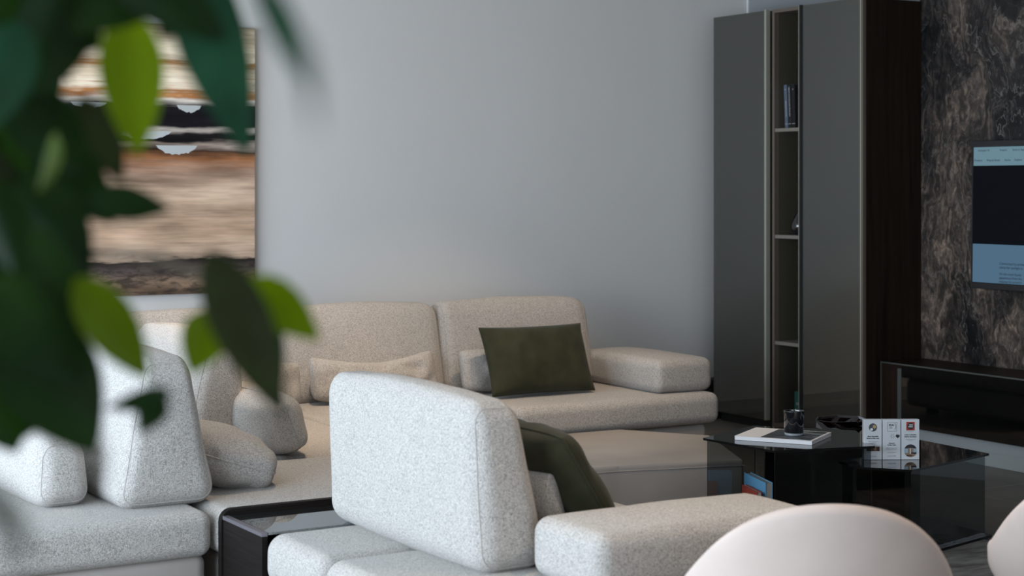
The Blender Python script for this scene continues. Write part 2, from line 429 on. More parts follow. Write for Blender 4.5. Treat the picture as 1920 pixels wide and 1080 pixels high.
box(bm, XW-.2, XW, YR, 1.3, 0, HC); box(bm, XW-.2, XW, 8.7, YW, 0, HC)
box(bm, XW-.2, XW, 1.3, 8.7, 0, .15); box(bm, XW-.2, XW, 1.3, 8.7, 2.85, HC); struct(link('wall_left', bm, WHITE))
bm = bmesh.new()
for y in (1.3, 3.14, 4.98, 6.8, 8.64): box(bm, XW-.12, XW-.06, y, y+.06, .15, 2.85)
box(bm, XW-.12, XW-.06, 1.36, 8.64, .15, .21); box(bm, XW-.12, XW-.06, 1.36, 8.64, 2.79, 2.85)
struct(link('window_1', bm, MATTE))
bm = bmesh.new()
box(bm, XW, -1.3, YR-.2, YR, 0, HC); box(bm, 3.7, XT, YR-.2, YR, 0, HC)
box(bm, -1.3, 3.7, YR-.2, YR, 0, .15); box(bm, -1.3, 3.7, YR-.2, YR, 2.85, HC); struct(link('wall_front', bm, WHITE))
bm = bmesh.new()
for x in (-1.3, 1.17, 3.64): box(bm, x, x+.06, YR-.12, YR-.06, .15, 2.85)
struct(link('window_2', bm, MATTE))
bm = bmesh.new(); box(bm, XW, XT, YW-.015, YW, 0, .095); box(bm, XW, XT, YW-.03, YW-.015, 0, .03); struct(link('baseboard_back', bm, plain('skirting', (.42, .41, .39), .5)))
struct(boxo('trim_1', 7.14, 7.6, 9.33, 9.47, 0, .27, MATTE, bev=.004))

# lamps on the ceiling
LAMP = plain('spotlight_housing', (.02, .02, .02), .4)
for i, (x, y, ax_, ay, az, pw, cone) in enumerate(SPOTS):
    e = empty('ceiling_spotlight', (x, y, HC), 0, 'black ceiling spotlight '+['aimed at the sofa corner', 'aimed at the rear sofa with the olive cushion', 'aimed at the foreground sofa', 'aimed at the corner sofa seat', 'aimed at the marble wall above the television', 'aimed at the foreground tub chair', 'aimed at the leather ottoman'][i], 'spotlight', 'ceiling spotlights')
    d = (Vector((ax_, ay, az))-Vector((x, y, HC-.1))).normalized()
    bm = bmesh.new(); lathe(bm, [(.045, 0), (.045, -.012), (.012, -.012), (.012, -.06)], 20); link('ceiling_mount', bm, LAMP, e, True)
    bm = bmesh.new(); tube(bm, [Vector((0, 0, -.06))-d*.05, Vector((0, 0, -.06))+d*.07], .035, 20); link('lamp_head', bm, LAMP, e)
    l = bpy.data.lights.new('spot', 'SPOT'); l.energy = pw; l.spot_size = math.radians(cone); l.spot_blend = .9
    l.color = (1, .77, .55); l.shadow_soft_size = .05
    o = bpy.data.objects.new('bulb_light', l); COL.objects.link(o); o.parent = e
    o.location = Vector((0, 0, -.06))+d*.085; o.rotation_euler = d.to_track_quat('-Z', 'Y').to_euler()

# ================================================================== painting
PH = 1.56
pt = empty('painting', (3.905, YW, .975), 0, 'large abstract painting with horizontal white, black and sand bands on grey wall', 'painting')
bm = bmesh.new(); box(bm, -1.6, 0, -.045, -.008, 0, PH, .003); cv = link('canvas', bm, m_painting(PH), pt)
DAB = plain('white_paint_dab', (.62, .63, .61), .4)
rnd = random.Random(4)
for (cx, cz, w, h) in ((-1.0, 1.085, .21, .035), (-.41, 1.08, .15, .04), (-.68, .925, .33, .045), (-.485, .842, .25, .052)):
    pts = [(cx-w/2+w*k/18, cz+h*.35) for k in range(19)]
    pts += [(cx+w/2-w*k/18, cz+h*.35-h*(math.sin(PI*k/18)**.6)*(1+.28*(rnd.random()-.5))-.001) for k in range(1, 18)]
    bm = bmesh.new(); poly_xz(bm, pts, -.0452, .001); link('paint_dab', bm, DAB, pt)

# ================================================================== sofas
def taper(tx, ty, lean=0, round_top=0.0):
    """narrow towards the top: tx, ty = fraction lost each way; lean shifts the top along y"""
    def f(p, h):
        t = (p.z+h[2])/(2*h[2])
        p.x *= 1-tx*t; p.y = p.y*(1-ty*t)+lean*t
        return p
    return f
def backrest(parent, cx, cy, z, rz, w=1.02, seed=0, d=.32, hgt=.51, ty=.5, lean=.05, tx=.02):
    return soft_box('backrest', (w, d, hgt), .075, FAB, parent, (cx, cy, z), (.012, .018, .022), taper(tx, ty, lean), .004, 14, rz, seed, seam=0)
SEAT = .42
def seat(parent, x0, x1, y0, y1, seed=0, r=.05, z0=.245, z1=SEAT):
    return soft_box('seat_cushion', (x1-x0-.006, y1-y0-.006, z1-z0), r, FAB, parent, ((x0+x1)/2, (y0+y1)/2, z0), (.004, .004, .006), None, .002, 12, 0, seed)
def base(parent, x0, x1, y0, y1, z=.245, r=.04):
    return soft_box('base', (x1-x0, y1-y0, z-.05), r, LEATHER, parent, ((x0+x1)/2, (y0+y1)/2, .05), (.002, .002, 0), None, 0, 6)
def feet(parent, pts):
    for x, y in pts:
        boxo('leg', x-.03, x+.03, y-.03, y+.03, 0.001, .055, MATTE, parent)
# rear sofa against the grey wall
sr = empty('sofa', (0, 0, 0), 0, 'long woven oatmeal sofa along the grey wall with wide padded armrest', 'sofa')
base(sr, 3.62, 6.0, 7.80, 8.92); feet(sr, [(3.8, 7.95), (5.85, 7.95), (3.8, 8.8), (5.85, 8.8)])
seat(sr, 3.60, 4.69, 7.75, 8.96, 1); seat(sr, 4.69, 6.06, 7.75, 8.96, 2)
backrest(sr, 4.165, 8.63, SEAT-.004, 0, 1.02, 3); backrest(sr, 5.185, 8.63, SEAT-.004, 0, 1.02, 4)
soft_box('armrest', (.40, .84, .19), .05, FAB, sr, (5.87, 8.26, SEAT+.002), (.006, .006, .014), lambda p, h: Vector((p.x*(1+.0*p.y), p.y, p.z)), .003, 10, 0, 5)
# corner sofa
sc = empty('corner_sofa', (0, 0, 0), 0, 'woven corner sofa section between the left sofa and the rear sofa', 'sofa')
base(sc, 2.32, 3.57, 5.88, 8.92); feet(sc, [(2.5, 6.2), (3.45, 6.2), (2.5, 8.8), (3.45, 8.8)])
seat(sc, 2.276, 3.6, 5.83, 6.86, 6, .06); seat(sc, 2.276, 3.6, 6.86, 8.96, 7, .05)
backrest(sc, 3.13, 8.63, SEAT-.004, 0, 1.02, 8)
backrest(sc, 2.77, 7.66, SEAT-.004, -PI/2, 1.02, 9)
# left sofa
sl = empty('sofa', (0, 0, 0), 0, 'woven pale sofa section at the left edge behind the leaves', 'sofa')
base(sl, .3, 2.25, 5.90, 7.0, .262); feet(sl, [(2.0, 6.05), (2.0, 6.9), (.6, 6.05), (.6, 6.9)])
seat(sl, .2, 2.264, 5.86, 7.05, 10, .045, .255)
backrest(sl, 2.15, 6.53, SEAT-.004, -PI/2, 1.02, 11, .40, .55, .56, .0)
soft_box('back_cushion', (.22, .86, .25), .07, FAB, sl, (1.80, 6.62, SEAT), (.01, .02, .02), taper(.25, .02), .006, 10, .03, 12, seam=1)
# front sofa
sf = empty('sofa', (0, 0, 0), 0, 'woven pale sofa in the foreground seen from behind its backrest', 'sofa')
base(sf, 2.28, 3.62, 3.95, 5.40); feet(sf, [(2.45, 4.1), (3.5, 4.1), (2.45, 5.25), (3.5, 5.25)])
seat(sf, 2.262, 3.66, 4.95, 5.42, 13, .06); seat(sf, 2.262, 3.66, 3.96, 4.95, 14, .06)
backrest(sf, 2.69, 4.99, SEAT-.002, -PI/2, 1.10, 15, .27, .525, .38, -.065, .03)
soft_box('armrest', (.84, .38, .18), .05, FAB, sf, (3.13, 4.22, SEAT+.002), (.006, .006, .014), None, .003, 10, 0, 16)

# loose cushions
def place_pillow(name, w, h, t, mat, loc, rz, tilt, seed, label, cat, group=None, **k):
    """tilt leans the top backwards, rz turns it; loc is the middle of its lower edge"""
    e = pillow(name, w, h, t, mat, None, seed, **k)
    e.matrix_world = Matrix.Translation(loc) @ Matrix.Rotation(rz, 4, 'Z') @ Matrix.Rotation(-tilt, 4, 'X')
    return tag(e, label, cat, group)
place_pillow('throw_pillow', .66, .40, .17, VELVET, (5.08, 8.10, SEAT+.02), math.radians(-2), math.radians(24), 3,
             'olive green velvet cushion leaning on the rear sofa near its armrest', 'cushion', pinch=.045)
place_pillow('throw_pillow', .64, .46, .20, VELVET, (3.12, 4.79, SEAT+.02), PI/2, math.radians(33), 8,
             'olive green velvet cushion behind the foreground backrest', 'cushion', pinch=.045, rc=.04, wr=.009)
G = 'oatmeal lumbar cushions on the sofas'
place_pillow('lumbar_pillow', .78, .285, .17, FAB, (4.165, 8.36, SEAT+.01), math.radians(2), math.radians(14), 11,
             'long crumpled oatmeal lumbar cushion on the middle of the rear sofa', 'cushion', G, sag=.075, wr=.020, pinch=.02, pipe=False, rc=.10)
place_pillow('lumbar_pillow', .80, .27, .16, FAB, (5.10, 8.37, SEAT+.01), math.radians(1), math.radians(12), 12,
             'oatmeal lumbar cushion half hidden behind the olive cushion on rear sofa', 'cushion', G, sag=.03, wr=.014, pinch=.02, pipe=False, rc=.10)
place_pillow('lumbar_pillow', .80, .27, .17, FAB, (3.27, 8.26, SEAT+.01), math.radians(-3), math.radians(10), 13,
             'oatmeal lumbar cushion in the sofa corner left of the crumpled one', 'cushion', G, sag=.03, wr=.016, pinch=.02, pipe=False, rc=.10)
place_pillow('lumbar_pillow', .64, .34, .25, FAB, (2.68, 6.48, SEAT+.045), math.radians(90), math.radians(72), 14,
             'pale lumbar cushion leaning on the left sofa backrest', 'cushion', G, wr=.010, pinch=.02, pipe=True, rc=.13)
place_pillow('lumbar_pillow', .80, .29, .24, FAB, (3.02, 7.18, SEAT+.01), math.radians(92), math.radians(22), 15,
             'shaded brownish lumbar cushion lying against the corner backrest', 'cushion', G, wr=.010, pinch=.02, pipe=True, rc=.13)
place_pillow('lumbar_pillow', .62, .27, .17, FAB, (2.92, 4.84, SEAT+.01), math.radians(90), math.radians(12), 16,
             'small oatmeal lumbar cushion peeking out under the foreground olive cushion', 'cushion', G, wr=.008, pinch=.02, pipe=False)

# leather ottoman
ot = empty('ottoman', (0, 0, 0), 0, 'low faceted taupe leather ottoman between the rear sofa and the coffee table', 'ottoman')
op = [(3.95, 6.78), (4.61, 6.70), (5.24, 6.53), (5.60, 7.26), (5.31, 7.70), (4.88, 7.70), (3.95, 7.6)]
prism('body', op, .05, .272, LEATHER, ot, .018)
bm = bmesh.new()
cx = sum(p[0] for p in op)/7; cy = sum(p[1] for p in op)/7
tube(bm, [(p[0]+(p[0]-cx)*.002, p[1]+(p[1]-cy)*.002, .243) for p in op], .0022, 6, closed=True); link('stitching', bm, LEATHER, ot)
for x, y in ((4.1, 6.95), (5.1, 6.75), (5.3, 7.4), (4.1, 7.45)): boxo('leg', x-.03, x+.03, y-.03, y+.03, .013, .052, MATTE, ot)

# side table between the left and the foreground sofa
st = empty('side_table', (0, 0, 0), 0, 'dark wooden side table with sunken glass top between two pale sofas', 'table')
def u_panel():
    bm = bmesh.new(); x0, x1, zt, r = 2.262, 3.6, .437, .045
    outer = [(x0, .02)]+[(x0+r-r*math.cos(a), zt-r+r*math.sin(a)) for a in [PI/2*k/8 for k in range(9)]]+[(x1, zt), (x1, .02)]
    a = [bm.verts.new((x, 5.79, z)) for x, z in outer]; b = [bm.verts.new((x, 5.822, z)) for x, z in outer]
    bm.faces.new(a); bm.faces.new(b[::-1])
    for i in range(len(a)): bm.faces.new((a[i], a[(i+1) % len(a)], b[(i+1) % len(a)], b[i]))
    return bm
link('back_panel', u_panel(), WOODH, st)
boxo('side_panel', 2.268, 2.288, 5.43, 5.789, .02, .4025, WOODH, st)
boxo('rail', 2.266, 2.288, 5.43, 5.789, .403, .4155, plain('grey_lilac_metal', (.20, .185, .21), .35, .6), st)
boxo('glass_top', 2.291, 3.6, 5.43, 5.789, .407, .415, m_glass('mirror_glass_top', (.02, .02, .02), .01, extra=.5, refl_col=(.8, .85, .88), diff=(.7, (.03, .03, .03))), st)
boxo('bottom_panel', 2.29, 3.6, 5.43, 5.789, .02, .05, WOODH, st)

# ================================================================== cabinets on the right
XC = 7.19; ZT = 2.75
yA, yB = ypx(1340, XC), ypx(1438, XC)      # left door
yC, yD = ypx(1452, XC), ypx(1499, XC)      # open shelves
yE, yF = ypx(1505, XC), 7.80               # right door and the side panel
def cabinet(y_near, y_far, label, side_near=None, y_in=None):
    e = empty('glass_cabinet', (XC, (y_near+y_far)/2, 0), 0, label, 'cabinet', 'tall glass door cabinets')
    a, b = y_near-(y_near+y_far)/2, y_far-(y_near+y_far)/2
    bm = bmesh.new()
    box(bm, .42, .45, a+.02, b-.02, .06, ZT-.02); box(bm, .02, .45, a, b, ZT-.02, ZT); box(bm, .02, .45, a, b, .06, .08)
    box(bm, .02, .45, b-.02, b, .08, ZT-.02)
    if not side_near: box(bm, .02, .45, a, a+.02, .08, ZT-.02)
    link('body', bm, NICHE, e)
    boxo('plinth', .05, .45, a+.01, b-.01, 0.001, .06, MATTE, e)
    for z in (.592, 1.283, 1.975):
        boxo('shelf', .05, .419, a+.021, b-.021, z-.02, z, NICHE, e)
    if side_near: boxo('side_panel', .012, .468, a-.001, a+.024, .001, ZT, WOODV, e)
    d = boxo('door', -.008, 0.004, a+(.028 if side_near else .002), b-.002, .07, ZT, DOORGL, e)
    return e, a, b, d
c1, a1, b1, d1 = cabinet(yB, yA, 'left tall cabinet with smoked grey glass door beside the wall')
boxo('handle', -.022, .012, a1-.018, a1, .07, ZT+.004, CHAMP, d1)
boxo('edge_strip', -.009, .006, b1-.003, b1, .07, ZT, BRONZE, d1)
c2, a2, b2, d2 = cabinet(yF, yE, 'right tall cabinet with smoked grey glass door and dark walnut side', True)
boxo('edge_strip', -.012, .02, a2+.001, a2+.018, .06, ZT, BRONZE, d2); boxo('edge_strip', -.013, .01, a2+.0182, a2+.025, .06, ZT, CHAMP, d2)
boxo('handle', -.02, .012, b2-.001, b2+.012, .07, ZT+.004, MATTE, d2); boxo('edge_strip', -.021, .0, b2+.0121, b2+.0165, .07, ZT+.004, CHAMP, d2)
oc = empty('open_bookcase', (XC, (yC+yD)/2, 0), 0, 'narrow open bookcase niche between the two smoked glass doors', 'bookcase')
h = (yC-yD)/2
bm = bmesh.new(); box(bm, .0, .45, h-.0, h+.022, .03, ZT); link('side_panel', bm, BRONZE, oc)
bm = bmesh.new(); box(bm, .0, .45, -h-.010, -h, .03, ZT); link('side_panel', bm, BRONZE, oc)
boxo('back_panel', .42, .45, -h, h, .03, ZT, NICHE, oc)
boxo('top_panel', .0, .42, -h, h, ZT-.022, ZT, BRONZE, oc); boxo('bottom_panel', .0, .42, -h, h, .03, .06, BRONZE, oc)
SHELFM = plain('taupe_shelf', (.20, .175, .145), .5)
for z in (.592, 1.283, 1.975): boxo('shelf', .004, .42, -h+.001, h-.001, z-.022, z, SHELFM, oc)
boxo('inner_lining', .03, .42, h-.004, h-.001, .061, .569, NICHE, oc); boxo('inner_lining', .03, .42, h-.004, h-.001, .593, 1.26, NICHE, oc)
boxo('inner_lining', .03, .42, h-.004, h-.001, 1.284, 1.952, NICHE, oc); boxo('inner_lining', .03, .42, h-.004, h-.001, 1.976, 2.727, NICHE, oc)
YM = (yC+yD)/2
# books in the niche : spine faces -x
def book(yc, w, hgt, dep, mat, lean, label, txt, tmat, z=1.976, x=7.25):
    e = empty('book', (x, yc, z), 0, label, 'book', 'books standing on the upper niche shelf')
    e.rotation_euler = (lean, 0, 0)
    boxo('cover', 0, dep, -w/2, w/2, 0, hgt, mat, e, .002)
    boxo('pages', .006, dep+.0006, -w/2+.003, w/2-.003, hgt-.004, hgt+.0006, PAPER, e)
    M = Matrix(((0, 0, -1, -.0004), (1*0, -1, 0, 0), (0, 0, 0, 0), (0, 0, 0, 1)))
    # text running up the spine: local x -> +z, local y -> +y... glyph normal -x
    M = Matrix(((0, 0, -1, -.0006), (0, 1, 0, -.006), (1, 0, 0, .075), (0, 0, 0, 1)))
    if txt: text_obj('lettering', txt, .0135, tmat, e, M)
    text_obj('emblem', 'b', .016, tmat, e, Matrix(((0, 0, -1, -.0006), (0, 1, 0, -.005), (1, 0, 0, hgt-.035), (0, 0, 0, 1))))
    boxo('spine_line', -.0006, .0004, -w/2+.002, w/2-.002, .028, .030, tmat, e)
    return e
LT = plain('silver_foil', (.6, .6, .62), .5)
book(YM+.075, .028, .285, .20, plain('slate_blue_cover', (.10, .125, .165), .6), math.radians(-3.0), 'slate blue book leaning on the black books on upper niche shelf', 'Furniture & Design', LT)
book(YM+.040, .030, .285, .20, plain('black_cover', (.008, .008, .009), .7), math.radians(-2.4), 'black book with silver spine lettering beside the slate blue book', 'THE ROSE DECORATION BOOK', LT)
book(YM+.003, .034, .283, .20, plain('jet_cover', (.004, .004, .005), .8), math.radians(-2.2), 'plain black book nearest the right door edge in the niche', None, LT)
# vase
bm = bmesh.new(); lathe(bm, [(.0, 0), (.03, .0), (.055, .012), (.068, .045), (.066, .075), (.05, .11), (.028, .145), (.014, .18), (.011, .22), (.012, .23), (.008, .23), (.007, .18)], 40)
tag(link('vase', bm, BLACK, None, True), 'small glossy black teardrop vase on the middle niche shelf', 'vase').location = (7.30, YM-.012, 1.284)
# teal box
tb = empty('book_box', (7.24, YM-.055, .0601), 0, 'teal green book standing at the bottom of the niche', 'book')
boxo('cover', 0, .15, -.04, .04, 0, .215, plain('teal_cover', (.012, .11, .085), .6), tb, .003)
text_obj('lettering', 'FSL', .02, LT, tb, Matrix(((0, 0, -1, -.0006), (-1, 0, 0, .022), (0, 1, 0, .13), (0, 0, 0, 1))))
# wine glass behind the right door
bm = bmesh.new(); lathe(bm, [(.035, 0), (.034, .003), (.006, .006), (.0035, .02), (.0035, .10), (.02, .115), (.036, .15), (.036, .19), (.029, .23), (.028, .23), (.034, .19), (.034, .15), (.018, .119), (0, .113)], 32)
tag(link('wine_glass', bm, CLEAR, None, True), 'stemmed wine glass faintly seen behind the right smoked door', 'glass').location = (7.36, ypx(1590, 7.36), 1.284)

# ================================================================== low media console
mc = empty('media_console', (0, 0, 0), 0, 'low dark walnut media console with black glass front under the marble', 'console')
XM = 7.30
boxo('top', XM+.004, 7.659, 3.6, 7.775, .50, .53, WOODV, mc); boxo('top_edge', XM, XM+.004, 3.6, 7.779, .522, .53, ALU, mc)
boxo('side_edge', XM, XM+.004, 7.772, 7.779, .15, .522, ALU, mc)
yg = ypx(1690, XM); yg2 = ypx(1683, XM)
boxo('side_panel', XM+.004, 7.659, yg2, 7.775, .15, .50, WOODV, mc)
boxo('door_frame', XM-.002, XM+.02, yg, yg2, .15, .50, ALU, mc)
boxo('glass_front', XM, XM+.012, 3.6, yg, .155, .519, CONSGL, mc)
boxo('body', XM+.02, 7.659, 3.6, yg, .15, .499, MATTE, mc)
bm = bmesh.new(); box(bm, XM+.05, 7.659, 3.6, 7.775, .001, .15); box(bm, XM+.047, XM+.05, 3.6, 7.775, .08, .084); link('plinth', bm, PLINTH, mc)
boxo('socket_slot', XM+.045, XM+.05, 6.05, 6.25, .012, .022, INK, mc)

# television
tv = empty('television', (7.580, 7.31, .993), 0, 'wall mounted flat television showing a web page on the marble wall', 'television')
tv.rotation_euler = (0, math.radians(.8), 0)
TW, TH = 1.56, .875
boxo('housing', 0, .045, -TW, 0, 0, TH, MATTE, tv, .002)
boxo('wall_bracket', .045, .062, -TW+.4, -.4, .2, .6, MATTE, tv)
def emit(name, col, s):
    m = bpy.data.materials.new(name); m.use_nodes = True; b = m.node_tree.nodes['Principled BSDF']
    b.inputs['Base Color'].default_value = (.002, .002, .002, 1); b.inputs['Roughness'].default_value = .3; b.inputs['Specular IOR Level'].default_value = .02
    b.inputs['Emission Color'].default_value = (*col, 1); b.inputs['Emission Strength'].default_value = s; return m
scn = boxo('screen', -.001, .001, -TW+.012, -.012, .035, TH-.035, emit('screen_black', (.003, .004, .006), 1), tv)
scn['label'] = 'lit screen with a pale blue web page and a black picture'
boxo('page_banner', -.0016, -.0009, -TW+.014, -.016, TH-.147, TH-.037, emit('screen_blue_light', (.135, .235, .285), 1), scn)
boxo('page_band', -.0016, -.0009, -TW+.014, -.016, .038, .265, emit('screen_blue_mid', (.075, .145, .22), 1), scn)
TI = plain('screen_text', (.004, .006, .01), .6)
def tvt(s, y, z, size): text_obj('lettering', s, size, TI, scn, Matrix(((0, 0, -1, -.0019), (-1, 0, 0, y), (0, 1, 0, z), (0, 0, 0, 1))))
ytv = lambda px: ypx(px, 7.6)-7.31
tvt("Catalogue '24", ytv(1836), TH-.062, .0165); tvt('Projects', ytv(1877), TH-.062, .0165); tvt('Book an Appointment', ytv(1901), TH-.062, .0165)
tvt('Products', ytv(1829.5), TH-.121, .0175); tvt('Shop by Room', ytv(1852.5), TH-.121, .0175); tvt('Stores', ytv(1886), TH-.121, .0175); tvt('Explore', ytv(1905), TH-.121, .0175)
for k, s in enumerate(('Constructed by architects', 'taking the spotlight in', '', 'On the south fa\u00e7ade', 'appearance from the', 'volumes by curved b')):
    if s: tvt(s, ytv(1878), .148-.0222*k+(.006 if k > 2 else 0), .0205)

# ================================================================== rug and coffee table
tag(boxo('rug', 3.72, 5.78, 4.55, 7.55, .0, .011, RUG, None, .004), 'mottled grey brown rug under the coffee table', 'rug')
RZ = .0115
ct = empty('coffee_table', (0, 0, 0), 0, 'two-tier angular coffee table of smoked black glass', 'table')
UP = [(4.70, 6.15), (4.734, 5.697), (5.199, 5.575), (5.452, 5.974), (5.145, 6.345)]
LO = [(5.21, 5.36), (5.83, 5.51), (5.86, 5.96), (5.68, 6.48), (5.30, 6.33), (5.06, 5.545)]
ZU, ZL = .465, .39
prism('tabletop', UP, ZU-.010, ZU, TOPGL, ct, 0)['label'] = 'upper smoked glass top'
prism('tabletop', LO, ZL-.010, ZL, TOPGL, ct, 0)['label'] = 'lower smoked glass top'
def inset(poly, d):
    cx = sum(p[0] for p in poly)/len(poly); cy = sum(p[1] for p in poly)/len(poly); out = []
    for x, y in poly:
        v = Vector((cx-x, cy-y)); v.normalize(); out.append((x+v.x*d, y+v.y*d))
    return out
def pane(p, q, z0, z1, name='glass_panel', th=.004, mat=None):
    a = Vector(p); b = Vector(q); n = Vector((-(b-a).y, (b-a).x)).normalized()*th
    return prism(name, [a, b, b+n, a+n], z0, z1, mat or SMOKE, ct)
iu = inset(UP, .018); il = inset(LO, .018)
pane(iu[1], iu[2], RZ+.012, ZU-.0105); pane(iu[4], iu[0], RZ+.012, ZU-.0105)
pane(iu[3], iu[4], RZ+.012, ZU-.0105)
pane(il[0], il[1], RZ+.012, ZL-.0105); pane(il[2], il[3], RZ+.012, ZL-.0105); pane(il[5], il[0], RZ+.012, ZL-.0105); pane(il[3], il[4], RZ+.012, ZL-.0105)
pane((5.03, 5.80), (5.25, 6.05), RZ+.012, ZL-.012, 'divider', .012, TOPGL); pane((5.40, 5.60), (5.52, 5.92), RZ+.012, ZL-.012, 'divider', .012, TOPGL)
pane((5.10, 6.2), (5.30, 6.13), RZ+.012, ZL-.012, 'divider', .012, TOPGL)
prism('bottom_plate', inset(UP, -.0), RZ, RZ+.011, TOPGL, ct); prism('bottom_plate', inset(LO, -.012), RZ+.0005, RZ+.0115, TOPGL, ct)

# things on and in the table
mg = empty('magazine', (4.823, 6.05, ZU+.0005), 0, 'white magazine with a dark seascape cover under the black candle', 'magazine')
ex = Vector((5.02-4.823, 5.74-6.05, 0)); ey = Vector((5.144-4.823, 6.32-6.05, 0)); ux = ex.normalized()
MW, MD = .355, .30
mg.location = (4.785, 6.03, ZU+.0005); mg.rotation_euler = (0, 0, math.atan2(ux.y, ux.x))
bm = bmesh.new(); box(bm, 0, MW, 0, MD, 0, .0165, .001); link('pages', bm, PAPER, mg)
boxo('cover', -.001, MW+.001, -.001, MD+.001, .0166, .0178, plain('white_card', (.80, .77, .76), .45), mg)
def m_cover():
    m, nt, b = new('seascape_print')
    f = nz(nt, coords(nt, (6, 14, 1)), 1, 5, .65, .8)
    nt.links.new(ramp(nt, f, [(.38, (.035, .035, .038)), (.52, (.07, .085, .10)), (.66, (.28, .33, .38))]), b.inputs['Base Color']); b.inputs['Roughness'].default_value = .35; return m
bm = bmesh.new(); box(bm, .115, MW-.012, .012, MD-.012, .0179, .0185); link('cover_picture', bm, m_cover(), mg)
cn = empty('candle', (5.022, 5.905, ZU+.0192), 0, 'glossy black candle glass with clear thick base on the magazine', 'candle')
bm = bmesh.new(); lathe(bm, [(.0, .012), (.040, .012), (.0435, .016), (.0455, .108), (.0455, .111), (.043, .111), (.0425, .107), (.041, .09), (0, .09)], 48); link('glass', bm, BLACK, cn, True)
bm = bmesh.new(); lathe(bm, [(.0, 0), (.040, 0), (.0425, .003), (.0425, .0115), (0, .0115)], 48); link('clear_base', bm, plain('clear_base', (.25, .28, .31), .05, coat=1), cn, True)
# faceted bowl
bw = empty('bowl', (5.60, 6.24, ZL+.0005), .2, 'faceted dark plum glass bowl behind the candle on the lower tabletop', 'bowl')
bm = bmesh.new(); N = 7
def ring(r, z, off=0, k=0): return [bm.verts.new((r*(1+k*((i % 2)-.5))*math.cos(2*PI*(i+off)/N), r*(1+k*((i % 2)-.5))*.8*math.sin(2*PI*(i+off)/N), z+k*.1*(i % 2))) for i in range(N)]
R = [ring(.07, 0), ring(.135, .045, .5), ring(.150, .088, 0), ring(.138, .088, 0), ring(.118, .05, .5), ring(.055, .014)]
bm.faces.new(R[0][::-1]); bm.faces.new(R[-1])
def strip(A, B, tri):
    for i in range(N):
        if tri == 0: bm.faces.new((A[i], A[(i+1) % N], B[(i+1) % N], B[i]))
        elif tri == 1: bm.faces.new((A[i], A[(i+1) % N], B[i])); bm.faces.new((A[(i+1) % N], B[(i+1) % N], B[i]))
        else: bm.faces.new((A[i], B[i], B[i-1])); bm.faces.new((A[i], A[(i+1) % N], B[i]))
pass
strip(R[0], R[1], 1); strip(R[1], R[2], 2); strip(R[2], R[3], 0); strip(R[3], R[4], 1); strip(R[4], R[5], 2)
link('body', bm, AMETH, bw)

